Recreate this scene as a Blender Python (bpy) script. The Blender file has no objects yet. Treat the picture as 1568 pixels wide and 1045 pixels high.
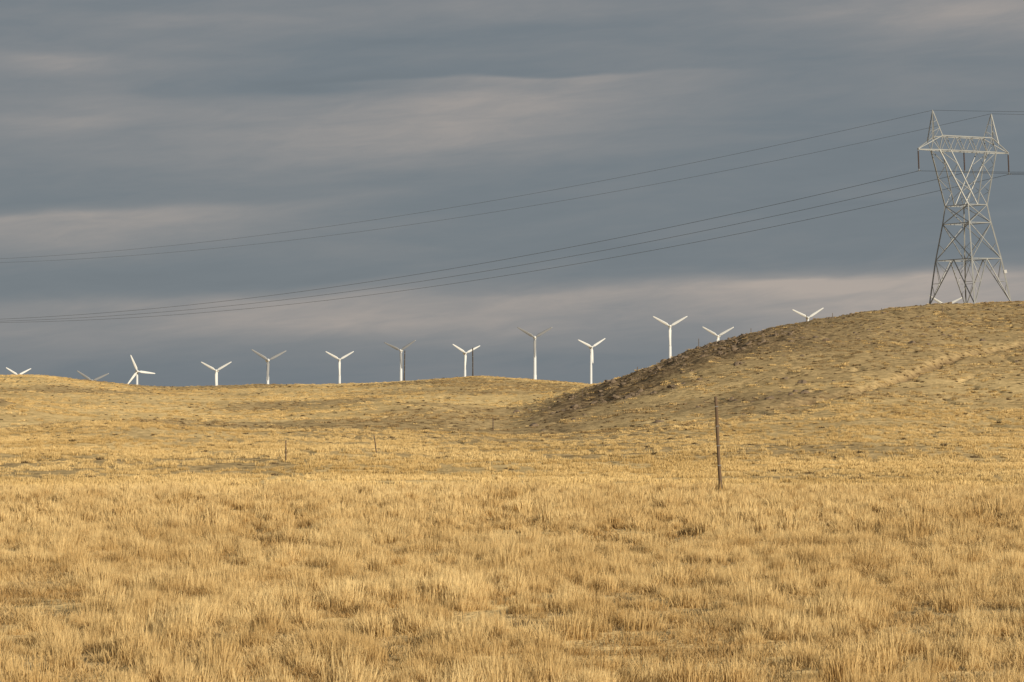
import bpy, math, random
import numpy as np
from mathutils import Vector, Matrix
random.seed(7); rng=np.random.default_rng(11)
scene=bpy.context.scene
F=4355.0; CX=784.0; HY=615.0; EYE=1.7

# ------------------------------------------------------------ noise helpers
def _h(ix,iy,s):
    n=(ix*374761393+iy*668265263+s*1442695041).astype(np.int64)&0xffffffff
    n=((n^(n>>13))*1274126177)&0xffffffff
    n=n^(n>>16)
    return (n&0xffff)/65535.0
def vn(x,y,s=0):
    ix=np.floor(x).astype(np.int64); iy=np.floor(y).astype(np.int64)
    fx=x-ix; fy=y-iy
    fx=fx*fx*(3-2*fx); fy=fy*fy*(3-2*fy)
    a=_h(ix,iy,s);b=_h(ix+1,iy,s);c=_h(ix,iy+1,s);d=_h(ix+1,iy+1,s)
    return (a*(1-fx)+b*fx)*(1-fy)+(c*(1-fx)+d*fx)*fy
def fbm(x,y,s=0,o=4):
    t=0;a=.5;n=0
    for i in range(o):
        t=t+a*vn(x*2**i+17.3*i,y*2**i-9.1*i,s+i); n+=a; a*=.5
    return t/n
def sm(a,b,x):
    t=np.clip((x-a)/(b-a),0,1); return t*t*(3-2*t)

# ------------------------------------------------------------ terrain height field
PXG=np.arange(-1500,3001,10.0); RG=np.arange(0,2001,2.0)
Lx=[-1500,-300,0,60,110,200,270,330,400,520,620,700,740,800,860,930,1100,1568,3000]
Ly=[560,568,575,574,580,589,593,592,590,589,584,578,575,580,584,590,594,592,582]
Rx=[740,755,830,880,930,980,1030,1060,1100,1150,1200,1260,1300,1350,1423,1500,1568,1900,3000]
Ry=[662,655,630,610,591,571,551,538,528,513,502,493,487,480,473,471,467,457,452]
RCx=[740,930,1100,1250,1484,1568,2200]; RCy=[300,380,440,480,528,540,560]
FARx=[-400,0,300,500,700,900,1030,1240,1450,1700]; FARy=[-8,-7,-5,1,5,6,10,13,20,22]
def base_r(px,r):
    zr=EYE+(HY-np.interp(px,Lx,Ly))/F*700
    far=np.interp(px,FARx,FARy)
    rt=sm(600,850,px)
    z300=-0.35-0.75*rt
    pts=[(0,0),(40,0),(56,-.09),(85,-.95),(110,-1.4),(135,-1.7),(165,-1.72),(200,-1.5),(300,z300),(450,2.1-.4*rt),(600,zr-1.25),(700,zr),(790,zr-1.3),(1264,far),(2001,-4)]
    rs=[p[0] for p in pts]
    zs=[np.broadcast_to(np.asarray(p[1],float),np.shape(px)) for p in pts]
    out=np.zeros(np.broadcast(px,r).shape)
    for i in range(len(pts)-1):
        m=(r>=rs[i])&(r<=rs[i+1])
        t=(r-rs[i])/(rs[i+1]-rs[i])
        v=zs[i]*(1-t)+zs[i+1]*t
        out=np.where(m,v,out)
    return out
P,R=np.meshgrid(PXG,RG,indexing='ij')
B=base_r(P,R)
rc=np.interp(P,RCx,RCy)
zc=EYE+(HY-np.interp(P,Rx,Ry))/F*rc
amp=np.clip(zc-base_r(P,rc),0,None)*sm(735,800,P)
r0=np.interp(P,[750,1000,1300],[235,185,135])
tt=np.clip((R-r0)/(rc-r0),0,1)
prof=np.where(R<=rc,(tt*tt*(3-2*tt))**1.35,1-sm(0,260,R-rc))
T=B+amp*prof
T+=2.3*np.exp(-((P+70)/120)**2-((R-335)/38)**2)
T+=0.6*np.exp(-((P-520)/130)**2-((R-165)/16)**2)
T+=0.45*np.exp(-((P-1400)/420)**2-((R-178)/9)**2)
T+=-1.1*np.exp(-((P-330)/160)**2-((R-380)/60)**2)+1.0*np.exp(-((P-180)/130)**2-((R-250)/30)**2)+0.8*np.exp(-((P-640)/90)**2-((R-360)/45)**2)
def blur(A,s,ax):
    k=np.arange(-int(3*s),int(3*s)+1); w=np.exp(-.5*(k/s)**2); w/=w.sum()
    pad=[(0,0),(0,0)]; pad[ax]=(len(k)//2,len(k)//2)
    Q=np.pad(A,pad,mode='edge'); out=np.zeros_like(A)
    for i,ww in enumerate(w):
        out+=ww*(Q[i:i+A.shape[0],:] if ax==0 else Q[:,i:i+A.shape[1]])
    return out
T=blur(blur(T,3.5,1),1.2,0)
def tab(px,r):
    a=np.clip((px+1500)/10,0,len(PXG)-1.001); b=np.clip(r/2,0,len(RG)-1.001)
    i=a.astype(int); j=b.astype(int); fa=a-i; fb=b-j
    z=(T[i,j]*(1-fa)+T[i+1,j]*fa)*(1-fb)+(T[i,j+1]*(1-fa)+T[i+1,j+1]*fa)*fb
    return np.where(r>2000,z-(r-2000)*.002,z)
def px_of(x,y):
    th=np.arctan2(x,y); return CX+F*np.tan(np.clip(th,-.9,.9)).clip(-.5,.5)
def hill_t(x,y):
    r=np.hypot(x,y); px=px_of(x,y)
    rcc=np.interp(px,RCx,RCy); rr0=np.interp(px,[750,1000,1300],[235,165,125])
    return (r-rr0)/(rcc-rr0),r,px,rcc
def brown_mask(x,y):
    t,r,px,rcc=hill_t(x,y)
    n=fbm(x/12,y/26,40)
    m=sm(.44,.86,t+.8*(n-.5))*sm(770,880,px)*(1-.72*sm(1100,1350,px))*(1-sm(0,60,r-rcc))*.9
    m2=.9*sm(.42,.8,np.exp(-((px+70)/160)**2-((r-330)/42)**2)+.4*(n-.5))
    return np.clip(m+m2,0,1)
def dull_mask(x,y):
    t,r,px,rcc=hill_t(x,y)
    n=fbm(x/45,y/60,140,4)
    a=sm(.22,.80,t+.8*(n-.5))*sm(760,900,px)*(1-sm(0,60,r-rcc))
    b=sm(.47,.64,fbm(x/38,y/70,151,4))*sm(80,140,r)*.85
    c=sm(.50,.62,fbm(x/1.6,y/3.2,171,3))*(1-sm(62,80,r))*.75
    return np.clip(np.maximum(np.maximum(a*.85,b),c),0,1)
TRx=[1150,1200,1240,1300,1360,1420,1490,1568,1700]; TRt=[627,618,611,598,580,564,543,527,505]
trk_px=np.arange(1150,1720,5.0); trk_r=[]
for p in trk_px:
    rr=np.arange(130,500,1.0); z=tab(np.full_like(rr,p),rr); py=HY-(z-EYE)/rr*F
    tgt=np.interp(p,TRx,TRt); trk_r.append(rr[np.argmin(abs(py-tgt))])
trk_r=np.array(trk_r)
def track_mask(x,y):
    r=np.hypot(x,y); px=px_of(x,y)
    c=np.interp(px,trk_px,trk_r)+ (fbm(x/8,y/8,77)-.5)*6
    w=np.exp(-((r-c)/4.2)**2)
    return w*sm(1150,1230,px)*(1-sm(1660,1710,px))*(.45+.8*vn(x/5,y/5,5))
def height(x,y,fine=True):
    x=np.asarray(x,float); y=np.asarray(y,float)
    r=np.hypot(x,y); px=px_of(x,y)
    z=tab(px,r)
    a=np.interp(r,[0,20,60,150,400,700,900],[.03,.06,.16,.7,1.6,.9,.9])
    z=z+(fbm(x/30,y/38,3)-.5)*a
    z=z+(fbm(x/4.2,y/4.2,9)-.5)*np.interp(r,[0,30,100,400,800],[.08,.14,.26,.5,.45])
    bm=brown_mask(x,y)
    z=z+(fbm(x/3.2,y/3.2,21,3)-.5)*1.6*bm
    z=z-1.0*track_mask(x,y)
    z=z-.25*np.exp(-((vn(x/9,y/9,55)-.5)/.03)**2)*sm(120,200,r)*(1-sm(560,650,r))
    return z
def pos(px,r):
    th=math.atan((px-CX)/F); x=r*math.sin(th); y=r*math.cos(th)
    return x,y
def H(x,y): return float(height(np.array([x]),np.array([y]))[0])
def zat(py,x,y): return EYE+(HY-py)/F*y

# ------------------------------------------------------------ material helpers
def newmat(name):
    m=bpy.data.materials.new(name); m.use_nodes=True
    nt=m.node_tree; nt.nodes.clear()
    return m,nt,nt.nodes,nt.links
def simple_mat(name,col,rough=.6,metal=0,nscale=3,var=.25):
    m,nt,N,Lk=newmat(name)
    o=N.new('ShaderNodeOutputMaterial'); b=N.new('ShaderNodeBsdfPrincipled')
    tc=N.new('ShaderNodeTexCoord'); no=N.new('ShaderNodeTexNoise'); no.inputs['Scale'].default_value=nscale; no.inputs['Detail'].default_value=5
    mx=N.new('ShaderNodeMix'); mx.data_type='RGBA'
    mx.inputs['A'].default_value=(*[c*(1-var) for c in col],1); mx.inputs['B'].default_value=(*[min(1,c*(1+var)) for c in col],1)
    Lk.new(tc.outputs['Object'],no.inputs['Vector']); Lk.new(no.outputs['Fac'],mx.inputs['Factor'])
    Lk.new(mx.outputs['Result'],b.inputs['Base Color']); b.inputs['Roughness'].default_value=rough; b.inputs['Metallic'].default_value=metal
    Lk.new(b.outputs[0],o.inputs[0]); return m
M_white=simple_mat('turbine_white_paint',(.68,.70,.72),.6,0,.6,.10)
M_grey=simple_mat('turbine_shade_grey_blade',(.24,.25,.27),.5,0,.6,.08)  # blades turned from the sun: their shade is put into this grey
M_steel=simple_mat('galvanised_steel',(.32,.33,.33),.5,.2,.5,.35)
M_glass=simple_mat('insulator_brown',(.10,.07,.06),.3,0,2,.2)
M_wire=simple_mat('aluminium_wire',(.10,.11,.12),.5,.3,.2,.1)
M_wood=simple_mat('weathered_wood',(.13,.085,.05),.85,0,6,.45)
M_pole=simple_mat('dark_pole_wood',(.07,.055,.045),.85,0,2,.3)
M_sign=simple_mat('sign_white',(.6,.6,.6),.5,0,2,.03)

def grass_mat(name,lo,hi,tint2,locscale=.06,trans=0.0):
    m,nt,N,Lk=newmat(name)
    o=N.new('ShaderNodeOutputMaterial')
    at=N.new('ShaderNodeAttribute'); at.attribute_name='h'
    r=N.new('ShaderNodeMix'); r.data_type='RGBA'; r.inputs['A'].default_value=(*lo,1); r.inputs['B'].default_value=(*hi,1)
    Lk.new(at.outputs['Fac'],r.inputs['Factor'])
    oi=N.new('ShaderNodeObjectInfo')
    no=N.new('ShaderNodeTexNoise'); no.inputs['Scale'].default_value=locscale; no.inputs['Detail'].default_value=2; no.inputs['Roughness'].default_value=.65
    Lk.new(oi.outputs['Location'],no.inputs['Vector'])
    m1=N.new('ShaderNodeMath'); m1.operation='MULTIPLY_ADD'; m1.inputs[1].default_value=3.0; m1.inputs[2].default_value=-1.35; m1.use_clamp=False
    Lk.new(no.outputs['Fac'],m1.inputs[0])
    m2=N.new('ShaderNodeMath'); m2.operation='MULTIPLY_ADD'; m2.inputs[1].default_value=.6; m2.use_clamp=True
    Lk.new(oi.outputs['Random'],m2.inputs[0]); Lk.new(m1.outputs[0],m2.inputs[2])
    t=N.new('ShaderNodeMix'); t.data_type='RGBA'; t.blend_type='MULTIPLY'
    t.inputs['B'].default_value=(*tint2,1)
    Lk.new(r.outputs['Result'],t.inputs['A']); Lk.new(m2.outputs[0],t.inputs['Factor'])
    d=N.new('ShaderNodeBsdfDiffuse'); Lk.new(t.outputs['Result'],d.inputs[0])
    if trans:
        tr=N.new('ShaderNodeBsdfTranslucent'); ms=N.new('ShaderNodeMixShader'); ms.inputs[0].default_value=trans
        Lk.new(t.outputs['Result'],tr.inputs[0])
        Lk.new(d.outputs[0],ms.inputs[1]); Lk.new(tr.outputs[0],ms.inputs[2]); Lk.new(ms.outputs[0],o.inputs[0])
    else: Lk.new(d.outputs[0],o.inputs[0])
    return m
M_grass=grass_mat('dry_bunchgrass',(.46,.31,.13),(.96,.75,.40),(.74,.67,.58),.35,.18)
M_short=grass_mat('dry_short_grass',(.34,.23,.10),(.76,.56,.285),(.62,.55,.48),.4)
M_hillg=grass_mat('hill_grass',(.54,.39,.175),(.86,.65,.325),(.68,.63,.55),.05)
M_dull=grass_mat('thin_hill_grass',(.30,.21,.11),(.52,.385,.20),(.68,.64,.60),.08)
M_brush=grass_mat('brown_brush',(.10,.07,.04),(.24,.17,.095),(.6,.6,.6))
M_rock=simple_mat('brown_rock',(.18,.13,.085),.9,0,3,.45)

# ground
m,nt,N,Lk=newmat('dry_grassland'); M_ground=m
o=N.new('ShaderNodeOutputMaterial'); d=N.new('ShaderNodeBsdfDiffuse')
tc=N.new('ShaderNodeTexCoord')
def noise(sc,det=6,ro=.6,vec=None,scl=None):
    n=N.new('ShaderNodeTexNoise'); n.inputs['Scale'].default_value=sc; n.inputs['Detail'].default_value=det; n.inputs['Roughness'].default_value=ro
    if scl:
        mp=N.new('ShaderNodeMapping'); mp.inputs['Scale'].default_value=scl; Lk.new(tc.outputs['Object'],mp.inputs['Vector']); Lk.new(mp.outputs[0],n.inputs['Vector'])
    else: Lk.new(tc.outputs['Object'],n.inputs['Vector'])
    return n
def ramp(src,stops):
    r=N.new('ShaderNodeValToRGB'); e=r.color_ramp.elements
    e[0].position=stops[0][0]; e[0].color=(*stops[0][1],1); e[1].position=stops[-1][0]; e[1].color=(*stops[-1][1],1)
    for p,c in stops[1:-1]:
        q=e.new(p); q.color=(*c,1)
    Lk.new(src,r.inputs['Fac']); return r
def mix(a,b,f,bt='MIX'):
    x=N.new('ShaderNodeMix'); x.data_type='RGBA'; x.blend_type=bt
    for s,v in (('A',a),('B',b)):
        if isinstance(v,tuple): x.inputs[s].default_value=(*v,1)
        else: Lk.new(v,x.inputs[s])
    if isinstance(f,float): x.inputs['Factor'].default_value=f
    else: Lk.new(f,x.inputs['Factor'])
    return x.outputs['Result']
n1=noise(.03,5,.65); n2=noise(.9,5,.7)
c1=ramp(n1.outputs['Fac'],[(.34,(.56,.405,.195)),(.5,(.76,.56,.275)),(.64,(.86,.645,.32))])
c2=ramp(n2.outputs['Fac'],[(.34,(.50,.46,.40)),(.50,(1,1,1)),(.8,(1.0,1.0,1.0))])
c=mix(c1.outputs[0],c2.outputs[0],1.0,'MULTIPLY')
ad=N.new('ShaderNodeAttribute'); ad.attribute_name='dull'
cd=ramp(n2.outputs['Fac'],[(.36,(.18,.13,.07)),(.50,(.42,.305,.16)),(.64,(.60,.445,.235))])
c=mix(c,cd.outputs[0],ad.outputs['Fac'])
ab=N.new('ShaderNodeAttribute'); ab.attribute_name='brown'
nb=noise(1.0,5,.7); cb=ramp(nb.outputs['Fac'],[(.38,(.08,.055,.038)),(.52,(.21,.15,.09)),(.66,(.46,.335,.185))])
c=mix(c,cb.outputs[0],ab.outputs['Fac'])
at=N.new('ShaderNodeAttribute'); at.attribute_name='track'
c=mix(c,(.15,.10,.06),at.outputs['Fac'])
Lk.new(c,d.inputs['Color'])
bp=N.new('ShaderNodeBump'); bp.inputs['Strength'].default_value=.9; bp.inputs['Distance'].default_value=.35
Lk.new(n2.outputs['Fac'],bp.inputs['Height']); Lk.new(bp.outputs[0],d.inputs['Normal'])
Lk.new(d.outputs[0],o.inputs[0])

# ------------------------------------------------------------ terrain mesh
ang=np.concatenate([np.linspace(-180,-60,13)[:-1],np.linspace(-60,-14,40)[:-1],np.linspace(-14,-11,30)[:-1],np.linspace(-11,11,480)[:-1],np.linspace(11,14,30)[:-1],np.linspace(14,60,40)[:-1],np.linspace(60,180,13)[:-1]])
rows=np.concatenate([np.linspace(1,14,14)[:-1],np.linspace(14,62,140)[:-1],np.linspace(62,200,180)[:-1],np.linspace(200,565,330)[:-1],np.linspace(565,800,90)[:-1],np.linspace(800,2000,50)[:-1],np.geomspace(2000,9000,14)])
A,RR=np.meshgrid(np.radians(ang),rows,indexing='ij')
X=RR*np.sin(A); Y=RR*np.cos(A); Z=height(X,Y)
na,nr=A.shape
co=np.stack([X,Y,Z],-1).reshape(-1,3)
co=np.vstack([co,[[0,0,0]]])
i=np.arange(na)[:,None]; j=np.arange(nr-1)[None,:]; i2=(i+1)%na
q=np.stack([i*nr+j,i*nr+j+1,i2*nr+j+1,i2*nr+j],-1).reshape(-1,4)[:,::1]
me=bpy.data.meshes.new('terrain')
nv=len(co); tri=np.stack([np.full(na,nv-1),np.arange(na)*nr,((np.arange(na)+1)%na)*nr],-1)
me.vertices.add(nv); me.vertices.foreach_set('co',co.ravel())
loops=np.concatenate([q.ravel(),tri.ravel()]); me.loops.add(len(loops)); me.loops.foreach_set('vertex_index',loops.astype(np.int32))
st=np.concatenate([np.arange(len(q))*4,len(q)*4+np.arange(len(tri))*3])
me.polygons.add(len(st)); me.polygons.foreach_set('loop_start',st.astype(np.int32))
me.update(calc_edges=True); me.validate()
me.polygons.foreach_set('use_smooth',np.ones(len(me.polygons),bool))
for nm,fn in (('brown',brown_mask),('track',track_mask),('dull',dull_mask)):
    a=me.attributes.new(nm,'FLOAT','POINT'); a.data.foreach_set('value',np.clip(fn(co[:,0],co[:,1]),0,1).astype(np.float32))
me.materials.append(M_ground)
if me.polygons[len(me.polygons)//2].normal.z<0: me.flip_normals()
ter=bpy.data.objects.new('grassland_terrain',me); scene.collection.objects.link(ter)

# ------------------------------------------------------------ grass
def tuft(name,n,rad,hgt,w,lean,mat,hv=.35):
    vs=[];fs=[];hs=[]
    subs=[(random.gauss(0,rad*.4),random.gauss(0,rad*.4),random.uniform(.7,1.15)) for _ in range(5)]
    for k in range(n):
        a=random.uniform(0,6.283); rr=rad*math.sqrt(random.random())
        sx,sy,shh=subs[k%5]
        bx,by=.6*rr*math.cos(a)+sx,.6*rr*math.sin(a)+sy
        h=hgt*shh*random.uniform(1-hv,1+hv*.6)*(1-.35*(rr/rad)**2)
        la=a+random.gauss(0,.8); l=h*lean*random.uniform(.1,1)*(.35+rr/rad)
        ph=random.uniform(0,3.14); wx,wy=math.cos(ph)*w/2,math.sin(ph)*w/2
        b0=len(vs)
        for (t,ww) in ((0,1),(.5,.9)):
            ox=bx+math.cos(la)*l*t**1.7; oy=by+math.sin(la)*l*t**1.7
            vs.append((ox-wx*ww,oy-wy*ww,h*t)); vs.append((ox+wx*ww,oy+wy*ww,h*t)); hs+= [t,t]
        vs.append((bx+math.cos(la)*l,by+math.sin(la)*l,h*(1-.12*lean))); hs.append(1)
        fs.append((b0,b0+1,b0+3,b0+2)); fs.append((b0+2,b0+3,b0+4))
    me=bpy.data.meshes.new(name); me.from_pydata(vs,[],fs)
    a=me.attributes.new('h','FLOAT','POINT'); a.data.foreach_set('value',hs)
    me.materials.append(mat); return bpy.data.objects.new(name,me)
def rock(name):
    import bmesh
    bm=bmesh.new(); bmesh.ops.create_icosphere(bm,subdivisions=2,radius=.4)
    sd=random.uniform(0,50)
    for v in bm.verts:
        from mathutils import noise as nn
        v.co*=1+.55*nn.noise(v.co*3+Vector((sd,0,0))); v.co.z*=.6
    me=bpy.data.meshes.new(name); bm.to_mesh(me); bm.free(); me.materials.append(M_rock); return bpy.data.objects.new(name,me)
def coll(name,objs):
    c=bpy.data.collections.new(name)
    for o in objs: c.objects.link(o)
    return c
def scatter(name,x,y,sc,c,sink=.02,tilt=.08):
    n=len(x); z=height(x,y)-sink
    me=bpy.data.meshes.new(name); me.vertices.add(n)
    me.vertices.foreach_set('co',np.stack([x,y,z],-1).ravel())
    rot=np.stack([rng.normal(0,tilt,n),rng.normal(0,tilt,n),rng.uniform(0,6.283,n)],-1)
    a=me.attributes.new('rot','FLOAT_VECTOR','POINT'); a.data.foreach_set('vector',rot.astype(np.float32).ravel())
    if sc.ndim==1: sc=np.stack([sc,sc,sc*rng.uniform(.8,1.2,n)],-1)
    a=me.attributes.new('scl','FLOAT_VECTOR','POINT'); a.data.foreach_set('vector',sc.astype(np.float32).ravel())
    a=me.attributes.new('idx','INT','POINT'); a.data.foreach_set('value',rng.integers(0,100,n).astype(np.int32))
    ob=bpy.data.objects.new(name,me); scene.collection.objects.link(ob)
    ng=bpy.data.node_groups.new(name+'_gn','GeometryNodeTree')
    ng.interface.new_socket('Geometry',in_out='INPUT',socket_type='NodeSocketGeometry'); ng.interface.new_socket('Geometry',in_out='OUTPUT',socket_type='NodeSocketGeometry')
    gi=ng.nodes.new('NodeGroupInput'); go=ng.nodes.new('NodeGroupOutput'); ip=ng.nodes.new('GeometryNodeInstanceOnPoints')
    ci=ng.nodes.new('GeometryNodeCollectionInfo'); ci.inputs['Collection'].default_value=c; ci.inputs['Separate Children'].default_value=True; ci.inputs['Reset Children'].default_value=True
    def na_(nm,ty):
        q=ng.nodes.new('GeometryNodeInputNamedAttribute'); q.data_type=ty; q.inputs['Name'].default_value=nm; return q.outputs['Attribute']
    L=ng.links
    L.new(gi.outputs[0],ip.inputs['Points']); L.new(ci.outputs[0],ip.inputs['Instance']); ip.inputs['Pick Instance'].default_value=True
    L.new(na_('idx','INT'),ip.inputs['Instance Index']); L.new(na_('rot','FLOAT_VECTOR'),ip.inputs['Rotation']); L.new(na_('scl','FLOAT_VECTOR'),ip.inputs['Scale'])
    L.new(ip.outputs[0],go.inputs[0])
    md=ob.modifiers.new('scatter','NODES'); md.node_group=ng
    return ob
def sector(n,ra,rb,deg=13.0):
    r=np.sqrt(rng.uniform(ra*ra,rb*rb,n)); t=np.radians(rng.uniform(-deg,deg,n))
    return r*np.sin(t),r*np.cos(t)
def dens(x,y,lo,hi,s,seed,thr=.4,wd=.2):
    d=lo+(hi-lo)*sm(thr,thr+wd,fbm(x/s,y/s,seed,3)); return rng.random(len(x))<d

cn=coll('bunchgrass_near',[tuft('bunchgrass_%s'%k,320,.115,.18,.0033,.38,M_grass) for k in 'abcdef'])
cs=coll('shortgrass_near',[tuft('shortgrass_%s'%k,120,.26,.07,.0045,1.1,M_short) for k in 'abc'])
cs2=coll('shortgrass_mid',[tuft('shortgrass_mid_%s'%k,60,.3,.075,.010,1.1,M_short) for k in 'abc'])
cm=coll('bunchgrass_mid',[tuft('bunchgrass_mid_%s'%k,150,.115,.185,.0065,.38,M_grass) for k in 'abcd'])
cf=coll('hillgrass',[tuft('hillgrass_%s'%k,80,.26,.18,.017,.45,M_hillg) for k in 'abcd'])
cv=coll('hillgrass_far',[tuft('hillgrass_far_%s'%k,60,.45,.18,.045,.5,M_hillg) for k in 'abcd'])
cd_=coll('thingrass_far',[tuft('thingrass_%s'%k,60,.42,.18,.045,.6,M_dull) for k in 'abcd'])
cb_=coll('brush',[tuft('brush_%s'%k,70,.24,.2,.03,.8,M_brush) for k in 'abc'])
cr_=coll('rocks',[rock('rock_%s'%k) for k in 'abcd'])

def tuftscale(n): return np.clip(rng.lognormal(-.06,.30,n),.45,1.6)
def anis(x,y,lo,thr): # clumped drifts
    f=sm(thr,thr+.12,fbm(x/1.0,y/2.0,61,3))*.8+.2*sm(.4,.6,fbm(x/7,y/12,62,2))
    return rng.random(len(x))<lo+(1-lo)*f
x,y=sector(4000,13,38,14); k=anis(x,y,.14,.43); x,y=x[k],y[k]
scatter('dry_bunchgrass_meadow',x,y,tuftscale(len(x)),cn)
x,y=sector(16500,36,78,13); k=anis(x,y,.16,.43)&(rng.random(len(x))<1-.85*sm(55,78,np.hypot(x,y))); x,y=x[k],y[k]
scatter('dry_bunchgrass_meadow',x,y,tuftscale(len(x))*np.interp(np.hypot(x,y),[54,74],[1,.75]),cm)
x,y=sector(5200,12,34,14); k=dens(x,y,.6,1,1.7,67,.36,.12); x,y=x[k],y[k]
scatter('dry_short_grass',x,y,rng.uniform(.6,1.5,len(x)),cs)
x,y=sector(11500,33,72,14); k=dens(x,y,.6,1,1.7,67,.36,.12); x,y=x[k],y[k]
scatter('dry_short_grass',x,y,rng.uniform(.6,1.5,len(x)),cs2)
x,y=sector(46000,52,260,13); k=anis(x/3,y/3,.12,.42)&(rng.random(len(x))>.6*np.maximum(brown_mask(x,y),dull_mask(x,y)*sm(90,120,np.hypot(x,y)))); x,y=x[k],y[k]
scatter('dry_hill_grass',x,y,rng.uniform(.5,1.4,len(x))*np.interp(np.hypot(x,y),[130,165,200,260],[1,1.3,1,1]),cf)
x,y=sector(48000,240,725,13); bm=brown_mask(x,y); k=dens(x,y,.12,1,12,64,.42,.2)&(rng.random(len(x))>bm*.8)&(rng.random(len(x))>1.3*track_mask(x,y)); x,y=x[k],y[k]
dl=rng.random(len(x))<dull_mask(x,y)*.85
s=rng.uniform(.5,1.4,len(x))
scatter('dry_hill_grass',x[~dl],y[~dl],s[~dl],cv); scatter('thin_hill_grass',x[dl],y[dl],s[dl],cd_)
# brush: dark clumps on hills
x,y=sector(90000,100,690,12); bm=brown_mask(x,y); px=px_of(x,y); r=np.hypot(x,y)
pr=.022+.34*bm+.07*dull_mask(x,y)+.4*np.clip(track_mask(x,y),0,1)+.07*sm(.52,.7,fbm(x/40,y/40,91))
k=rng.random(len(x))<pr; x,y=x[k],y[k]
scatter('brown_brush',x,y,rng.uniform(.35,1.2,len(x)),cb_,.04)
x,y=sector(500,20,70,13); scatter('brown_brush',x,y,rng.uniform(.2,.5,len(x)),cb_,.03)
x,y=sector(90000,250,560,12); bm=brown_mask(x,y)
k=rng.random(len(x))<.18*bm*sm(.42,.6,fbm(x/9,y/9,31))*2; x,y=x[k],y[k]
scatter('hill_rocks',x,y,np.clip(rng.lognormal(-.65,.45,len(x)),.2,1.4),cr_,.05,.3)

# ------------------------------------------------------------ mesh builder
class MB:
    def __init__(s): s.v=[];s.f=[];s.m=[];s.sm=[]
    def strut(s,p,q,w,mat=0,w2=None):
        p=Vector(p);q=Vector(q);d=(q-p)
        if d.length<1e-6: return
        d.normalize(); u=d.cross(Vector((0,0,1)))
        if u.length<.05: u=d.cross(Vector((0,1,0)))
        u.normalize(); v=d.cross(u); w2=w2 or w
        b=len(s.v)
        for (c,ww) in ((p,w),(q,w2)):
            for a,e in ((-1,-1),(1,-1),(1,1),(-1,1)): s.v.append(tuple(c+u*a*ww/2+v*e*ww/2))
        s.f+= [(b,b+1,b+2,b+3),(b+7,b+6,b+5,b+4)]+[(b+i,b+(i+1)%4+0,b+4+(i+1)%4,b+4+i) for i in range(4)]
        s.m+=[mat]*6; s.sm+=[False]*6
    def rings(s,rs,n=12,mat=0,axis='z',sq=1,cap=True,smooth=True):
        b=len(s.v)
        for c,rx,ry,U,V in rs:
            for i in range(n):
                a=2*math.pi*i/n; s.v.append(tuple(Vector(c)+Vector(U)*rx*math.cos(a)+Vector(V)*ry*math.sin(a)))
        for k in range(len(rs)-1):
            for i in range(n):
                s.f.append((b+k*n+i,b+k*n+(i+1)%n,b+(k+1)*n+(i+1)%n,b+(k+1)*n+i)); s.m.append(mat); s.sm.append(smooth)
        if cap:
            s.f.append(tuple(b+i for i in range(n))[::-1]); s.f.append(tuple(b+(len(rs)-1)*n+i for i in range(n))); s.m+=[mat]*2; s.sm+=[False]*2
    def obj(s,name,mats,loc=(0,0,0),rot=(0,0,0)):
        me=bpy.data.meshes.new(name); me.from_pydata(s.v,[],s.f)
        for m in mats: me.materials.append(m)
        me.polygons.foreach_set('material_index',s.m); me.polygons.foreach_set('use_smooth',s.sm); me.update()
        o=bpy.data.objects.new(name,me); o.location=loc; o.rotation_euler=rot; scene.collection.objects.link(o); return o
XU,YU,ZU=(1,0,0),(0,1,0),(0,0,1)

# ------------------------------------------------------------ wind turbines
def turbine(hx,hy,Lp,ang0,grey=False,yaw=0,Rr=9.0):
    d=Rr*F/Lp; x,y=pos(hx,d); hz=zat(hy,x,y); gz=H(x,y); hh=hz-gz
    b=MB()
    zs=[-.3,hh*.33,hh*.33+.01,hh*.66,hh*.66+.01,hh-.7]; rr=[.85,.78,.70,.64,.56,.52]
    b.rings([((0,0,z),r_,r_,XU,YU) for z,r_ in zip(zs,rr)],16)
    b.rings([((0,0,-.3),1.5,1.5,XU,YU),((0,0,.25),1.5,1.5,XU,YU)],16,smooth=False)
    prof=[(-1.5,.5,.5),(-1.3,.72,.7),(0,.85,.8),(2.4,.8,.75),(3.0,.55,.5)]
    b.rings([((0,yy,hh+.0),rx,ry,XU,ZU) for yy,rx,ry in prof],14)
    b.rings([((0,yy,hh),r_,r_,XU,ZU) for yy,r_ in ((-2.9,.05),(-2.75,.35),(-2.3,.6),(-1.7,.65),(-1.5,.5))],14)
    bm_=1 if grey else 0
    for k in range(3):
        a=math.radians(ang0+120*k); e=Vector((math.cos(a),0,math.sin(a))); t=Vector((-math.sin(a),0,math.cos(a))); n=Vector((0,1,0))
        secs=[]
        for fr,ch,th,tw in ((.03,.5,.5,0),(.10,.6,.45,5),(.2,1.35,.30,22),(.45,1.15,.2,14),(.75,.85,.13,7),(.95,.55,.08,3),(1.0,.25,.04,2)):
            w=math.radians(tw); c=e*Rr*fr+Vector((0,-2.2,hh))+n*(-.25*fr)
            U=t*math.cos(w)+n*math.sin(w); V=n*math.cos(w)-t*math.sin(w)
            secs.append((c,ch/2,th/2,U,V))
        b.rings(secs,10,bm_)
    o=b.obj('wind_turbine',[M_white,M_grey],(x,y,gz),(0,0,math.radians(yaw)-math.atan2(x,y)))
    return o
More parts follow.
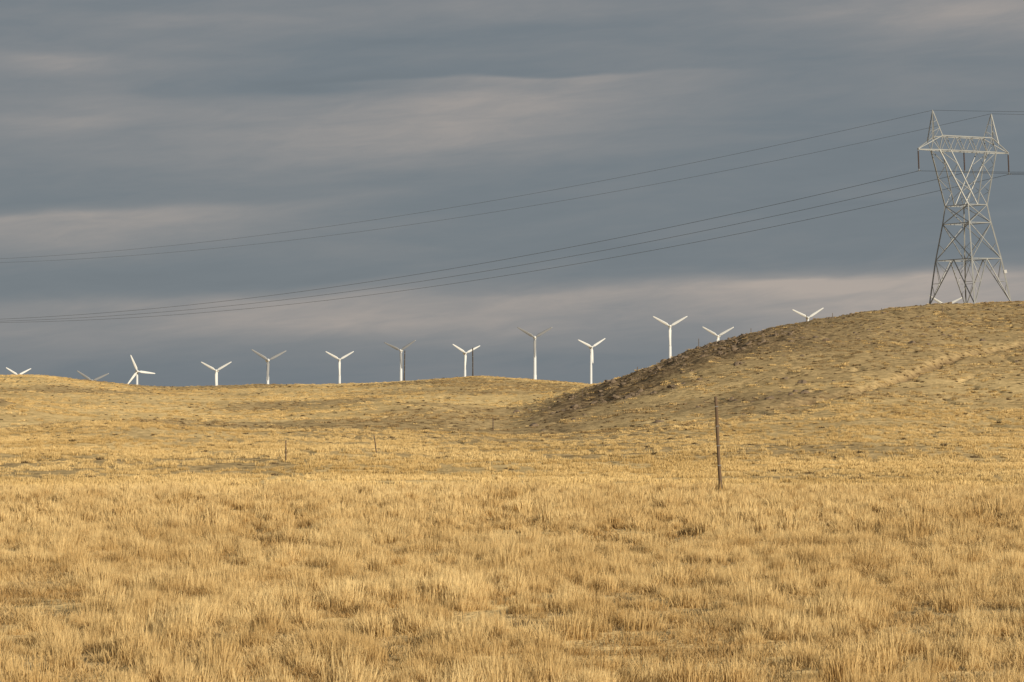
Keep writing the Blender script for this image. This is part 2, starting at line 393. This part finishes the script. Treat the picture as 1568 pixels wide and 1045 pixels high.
TT=[(27,575,22,28,0,10),(141,584,28,25,1,0),(210,569,27,113,0,5),(332,568,27,30,0,-8),(410,552,31,28,1,8),(520,551,25,30,0,0),
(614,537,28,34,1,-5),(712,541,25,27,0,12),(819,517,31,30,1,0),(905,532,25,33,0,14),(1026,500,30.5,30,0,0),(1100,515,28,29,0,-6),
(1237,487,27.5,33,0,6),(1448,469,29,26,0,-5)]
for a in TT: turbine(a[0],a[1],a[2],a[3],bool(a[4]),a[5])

# ------------------------------------------------------------ lattice transmission tower
def lattice():
    b=MB()
    def a_at(z): return float(np.interp(z,[0,8.4,15,18.3],[5.35,4.2,3.1,2.68]))
    C=[(-1,-1),(1,-1),(1,1),(-1,1)]
    def cor(z,k): a=a_at(z); return Vector((C[k%4][0]*a,C[k%4][1]*a,z))
    for k in range(4):
        b.strut(Vector((C[k][0]*5.43,C[k][1]*5.43,-1.2)),cor(8.4,k),.24); b.strut(cor(8.4,k),cor(15,k),.22); b.strut(cor(15,k),cor(18.3,k),.2)
        c0,c1=cor(0,k),cor(0,k+1); t0,t1=cor(8.4,k),cor(8.4,k+1); mid=(t0+t1)/2
        b.strut(t0,t1,.13); b.strut(mid,c0,.14); b.strut(mid,c1,.14)
        for (c,t) in ((c0,t0),(c1,t1)):
            p1=c.lerp(mid,.5); l1=c.lerp(t,.5); b.strut(p1,l1,.08); b.strut(p1,t,.08)
            b.strut(c.lerp(mid,.25),l1,.05)
            b.strut(c.lerp(mid,.75),t,.05)
        for z0,z1 in ((8.4,15),(15,18.3)):
            p0,p1,q0,q1=cor(z0,k),cor(z0,k+1),cor(z1,k),cor(z1,k+1)
            b.strut(p0,q1,.11); b.strut(p1,q0,.11); b.strut(q0,q1,.12)
            if z0<10:
                m=(p0+p1+q0+q1)/4; b.strut(m.lerp(p0,.5),p0.lerp(q0,.45),.05); b.strut(m.lerp(p1,.5),p1.lerp(q1,.45),.05)
    for z in (8.4,15,18.3):
        b.strut(cor(z,0),cor(z,2),.07); b.strut(cor(z,1),cor(z,3),.07)
    D=1.0; zb,zt=28.2,30.8
    for s in (-1,1):
        for yy in (-1,1):
            o0=Vector((s*2.68,yy*2.68,18.3)); o1=Vector((s*8.1,yy*D,zb)); i0=Vector((0,yy*2.68,18.3)); i1=Vector((s*4.9,yy*D,zb))
            b.strut(o0,o1,.19); b.strut(i0,i1,.15)
            n=4; P_=[o0.lerp(o1,k/n) for k in range(n+1)]; Q_=[i0.lerp(i1,k/n) for k in range(n+1)]
            for k in range(n):
                if k%2==0: b.strut(P_[k],Q_[k+1],.09)
                else: b.strut(Q_[k],P_[k+1],.09)
        n=4
        for e0,e1 in (((s*2.68,18.3),(s*8.1,zb)),((0,18.3),(s*4.9,zb))):
            for k in range(n):
                f0,f1=k/n,(k+1)/n
                x0=e0[0]+(e1[0]-e0[0])*f0; x1=e0[0]+(e1[0]-e0[0])*f1; z0=e0[1]+(e1[1]-e0[1])*f0; z1=e0[1]+(e1[1]-e0[1])*f1
                y0=2.68+(D-2.68)*f0; y1=2.68+(D-2.68)*f1; g=1 if k%2 else -1
                b.strut((x0,-g*y0,z0),(x1,g*y1,z1),.05)
    tip=12.9
    for yy in (-1,1):
        b.strut((-8.1,yy*D,zb),(8.1,yy*D,zb),.16); b.strut((-7.1,yy*D,zt),(7.1,yy*D,zt),.16)
        n=8; xs=[-7.1+14.2*k/n for k in range(n+1)]
        for k in range(n):
            a,c=(zb,zt) if k%2 else (zt,zb); b.strut((xs[k],yy*D,a),(xs[k+1],yy*D,c),.09)
        for s in (-1,1):
            b.strut((s*8.1,yy*D,zb),(s*tip,yy*.1,zb),.14); b.strut((s*7.1,yy*D,zt),(s*tip,yy*.1,zb+.1),.13)
            b.strut((s*7.1,yy*D,zt),(s*8.1,yy*D,zb),.12); b.strut((s*8.1,yy*D,zb),(s*9.4,yy*.65,zb+1.6),.07)
            pk=(s*8.4,0,35.4)
            b.strut((s*7.1,yy*D,zt),pk,.14); b.strut((s*9.5,yy*.62,zb+1.55),pk,.14)
            for f in (.3,.6):
                A_=Vector((s*7.1,yy*D,zt)).lerp(Vector(pk),f); B_=Vector((s*9.5,yy*.62,zb+1.55)).lerp(Vector(pk),f); b.strut(A_,B_,.06)
            b.strut(Vector((s*7.1,yy*D,zt)).lerp(Vector(pk),.3),(s*9.5,yy*.62,zb+1.55),.06)
    n=8
    for z in (zb,zt):
        for k in range(n):
            x0=-7.1+14.2*k/n; x1=-7.1+14.2*(k+1)/n; g=1 if k%2 else -1
            b.strut((x0,-g*D,z),(x1,g*D,z),.06)
    for xx in (-tip,0,tip):
        zz=zb-.05; rs=[]
        for k in range(22):
            z=zz-.25-k*.15; rs.append(((xx,0,z),.16,.16,XU,YU)); rs.append(((xx,0,z-.07),.08,.08,XU,YU))
        b.rings(rs,8,1,smooth=False); b.strut((xx,0,zz),(xx,0,zz-.3),.07,0); b.strut((xx,0,zz-3.5),(xx,0,zz-3.85),.12,0)
        b.strut((xx,-.5,zz-3.85),(xx,.5,zz-3.85),.09,0)
    p=cor(6.0,1); b.strut(p+Vector((.18,-.18,-.35)),p+Vector((.1,-.1,.25)),.5,2)
    return b
th=math.radians(42); tx,ty=pos(1486,525); tz=H(tx,ty)-.1
lt=lattice(); tow=lt.obj('transmission_tower',[M_steel,M_glass,M_sign],(tx,ty,tz))
lean=Matrix.Rotation(math.radians(-2.2),4,'Y')
tow.matrix_world=Matrix.Translation((tx,ty,tz))@lean@Matrix.Rotation(th,4,'Z')
ex,ey=tx-450*math.sin(th),ty+450*math.cos(th)
t2=bpy.data.objects.new('transmission_tower',tow.data); scene.collection.objects.link(t2)
t2.location=(ex,ey,H(ex,ey)); t2.rotation_euler=(0,0,th)
t2m=Matrix.Translation(t2.location)@Matrix.Rotation(th,4,'Z')
MW=Matrix.Translation((tx,ty,tz))@lean@Matrix.Rotation(th,4,'Z')
def wire(lx,lz,b1,dz_end,rad,aR,bR,zend=None):
    p=MW@Vector((lx,0,lz)); q=t2m@Vector((lx,0,lz))
    cu=bpy.data.curves.new('power_line','CURVE'); cu.dimensions='3D'; cu.bevel_depth=rad; cu.bevel_resolution=1
    ze=q.z if zend is None else zend
    n=70
    for side in (0,1):
        s=cu.splines.new('POLY'); s.points.add(n)
        for k in range(n+1):
            t=k/n
            if side==0:
                v=p.lerp(q,t); a=(ze-p.z)-b1; v.z=p.z+a*t+b1*t*t
            else:
                v=p-(q-p)*t*.9; v.z=p.z+aR*t+bR*t*t
            s.points[k].co=(*v,1)
    o=bpy.data.objects.new('power_line',cu); cu.materials.append(M_wire); scene.collection.objects.link(o)
for s in (-1,1): wire(s*8.4,35.4,37.2,0,.026,-38,36,43.9)
for s in (-1,0,1): wire(s*12.9,24.3,41.6,0,.036,-30,28,27.0)

# ------------------------------------------------------------ posts and poles
def post(px,pyb,pyt,r,wd,name='fence_post',mat=None,topx=None,cross=False):
    x,y=pos(px,r); g=H(x,y); top=zat(pyt,x,y); h=top-g
    if h<.9: h=1.1
    dx=((topx-px)/F*r) if topx else random.uniform(-.03,.03)*h
    b=MB(); n=9; rs=[]
    for k in range(n):
        f=k/(n-1); w=wd/2*(1.08-.22*f)*(1+random.uniform(-.07,.07))
        rs.append(((dx*f+random.uniform(-1,1)*wd*.06,0,-.2+(h+.2)*f),w,w*random.uniform(.9,1.1),XU,YU))
    rs.append(((dx,0,h+wd*.1),wd*.2,wd*.2,XU,YU)); b.rings(rs,10)
    for f in (.3,.5,.7,.9): b.strut((dx*f-wd*.55,-wd*.45,h*f),(dx*f+wd*.55,-wd*.5,h*f+.005),wd*.16,1)
    b.obj(name,[mat or M_wood,M_steel],(x,y,g))
post(1104,747,608,54.5,.065,topx=1096)
for px_,pt,r in ((438,683,150),(578,676,160),(755,640,285),(892,597,360),(976,565,396),(1070,519,430),(1150,503,460),(1275,484,488),(1350,472,505),(1443,484,440),(1235,492,470)):
    post(px_,0,pt,r,.11 if r>250 else .07,topx=px_-(5 if px_==578 else 0))
for px_,pt,r in ((619,537,690),(724,533,695)):
    post(px_,0,pt,r,.30,'utility_pole',M_pole)

# ------------------------------------------------------------ world
SUN_EL=21; SUN_AZ=135  # clockwise from +Y
w=bpy.data.worlds.new('World'); scene.world=w; w.use_nodes=True; nt=w.node_tree; N=nt.nodes; Lk=nt.links; N.clear()
try:
    w.cycles.sampling_method='MANUAL'; w.cycles.sample_map_resolution=256
except Exception as ex_: print(ex_)
out=N.new('ShaderNodeOutputWorld'); bg=N.new('ShaderNodeBackground'); bg.inputs['Strength'].default_value=.1
sky=N.new('ShaderNodeTexSky'); sky.sky_type='NISHITA'; sky.sun_disc=False; sky.sun_elevation=math.radians(SUN_EL); sky.sun_rotation=math.radians(SUN_AZ)
tc=N.new('ShaderNodeTexCoord'); sp=N.new('ShaderNodeSeparateXYZ'); Lk.new(tc.outputs['Generated'],sp.inputs[0])
def mth(op,a,b=None,c=None,clamp=False):
    n=N.new('ShaderNodeMath'); n.operation=op; n.use_clamp=clamp
    for i_,v in enumerate((a,b,c)):
        if v is None: continue
        if isinstance(v,(int,float)): n.inputs[i_].default_value=v
        else: Lk.new(v,n.inputs[i_])
    return n.outputs[0]
az=mth('ARCTAN2',sp.outputs[0],sp.outputs[1]); el=mth('ARCSINE',sp.outputs[2])
u=mth('MULTIPLY_ADD',az,4355,784); v=mth('MULTIPLY_ADD',el,-4355,615)
def nz(su,sv,det,ro,off=0,dist=0,tilt=0):
    cb=N.new('ShaderNodeCombineXYZ'); Lk.new(mth('MULTIPLY',u,1/su),cb.inputs[0])
    vv=mth('MULTIPLY_ADD',u,tilt,v) if tilt else v
    Lk.new(mth('MULTIPLY',vv,1/sv),cb.inputs[1]); cb.inputs[2].default_value=off
    n=N.new('ShaderNodeTexNoise'); n.inputs['Scale'].default_value=1; n.inputs['Detail'].default_value=det; n.inputs['Roughness'].default_value=ro; n.inputs['Distortion'].default_value=dist
    Lk.new(cb.outputs[0],n.inputs['Vector']); return n.outputs['Fac']
wv=nz(300,90,3,.5,3.1)
vw=mth('ADD',v,mth('MULTIPLY_ADD',wv,34,-17))
def feat(cu,cv,su,st,sb,sl,am):
    du=mth('SUBTRACT',u,cu); a=mth('DIVIDE',du,su); a=mth('MULTIPLY',a,a)
    dv=mth('SUBTRACT',vw,mth('MULTIPLY_ADD',du,sl,cv)); gt=mth('GREATER_THAN',dv,0)
    s=mth('MULTIPLY_ADD',gt,sb-st,st); q_=mth('DIVIDE',dv,s); q_=mth('MULTIPLY',q_,q_)
    e=mth('EXPONENT',mth('MULTIPLY',mth('ADD',a,q_),-1)); return mth('MULTIPLY',e,am)
feats=[(800,121,250,4,80,-.03,.48),(560,222,300,50,50,-.05,.36),(470,136,330,22,12,-.02,-.26),(110,332,300,10,60,-.06,.52),
(80,98,100,10,24,.02,.32),(60,190,120,8,18,0,.22),(230,150,300,60,60,0,.20),(1480,25,280,40,45,0,.42),(780,455,1000,18,65,-.035,.48),(1450,425,360,12,85,-.02,.52),(1190,430,90,4,12,-.05,.35),
(1250,290,700,110,90,0,-.08),(200,430,500,40,26,0,-.10),(300,560,700,30,60,0,-.08),(700,12,450,20,24,0,.20),(250,32,260,8,26,0,.15),(600,500,230,16,20,0,.18)]
tot=None
for f_ in feats:
    e=feat(*f_); tot=e if tot is None else mth('ADD',tot,e)
n2=nz(420,60,4,.55,1.3,.4,.06); n3=nz(140,24,5,.60,5.3,.4,.10)
tot=mth('MULTIPLY',tot,mth('MULTIPLY_ADD',n3,.9,.55))
tot=mth('ADD',tot,mth('MULTIPLY_ADD',n2,.42,-.21+.16)); tot=mth('ADD',tot,mth('MULTIPLY_ADD',n3,.22,-.11))
tot=mth('MAXIMUM',mth('MINIMUM',tot,1.0),-.25)
cr=N.new('ShaderNodeValToRGB'); e=cr.color_ramp.elements; e[0].position=0; e[0].color=(.146,.173,.197,1); e[1].position=1; e[1].color=(.42,.368,.332,1)
q_=e.new(.2); q_.color=(.175,.202,.226,1); q_=e.new(.5); q_.color=(.252,.255,.262,1)
Lk.new(mth('MULTIPLY_ADD',tot,.9,.1),cr.inputs['Fac'])
sc=N.new('ShaderNodeVectorMath'); sc.operation='SCALE'; sc.inputs['Scale'].default_value=10; Lk.new(cr.outputs[0],sc.inputs[0])
mx=N.new('ShaderNodeMix'); mx.data_type='RGBA'; mx.inputs['Factor'].default_value=.03
Lk.new(sc.outputs[0],mx.inputs['A']); Lk.new(sky.outputs[0],mx.inputs['B']); Lk.new(mx.outputs['Result'],bg.inputs['Color']); Lk.new(bg.outputs[0],out.inputs[0])

sd=bpy.data.lights.new('sun','SUN'); sd.energy=5; sd.angle=math.radians(.5); sd.color=(1,.88,.68)
so=bpy.data.objects.new('sun',sd); scene.collection.objects.link(so)
a=math.radians(SUN_AZ); e_=math.radians(SUN_EL)
S=Vector((math.sin(a)*math.cos(e_),math.cos(a)*math.cos(e_),math.sin(e_)))
so.rotation_euler=S.to_track_quat('Z','Y').to_euler(); so.location=S*100

cam=bpy.data.cameras.new('camera'); cam.lens=100; cam.sensor_width=36; cam.clip_start=.5; cam.clip_end=20000
co_=bpy.data.objects.new('camera',cam); scene.collection.objects.link(co_); co_.location=(0,0,EYE); co_.rotation_euler=(math.radians(90)+math.atan(92.5/F),0,0)
scene.camera=co_
scene.view_settings.view_transform='Standard'; scene.view_settings.look='None'; scene.view_settings.exposure=0
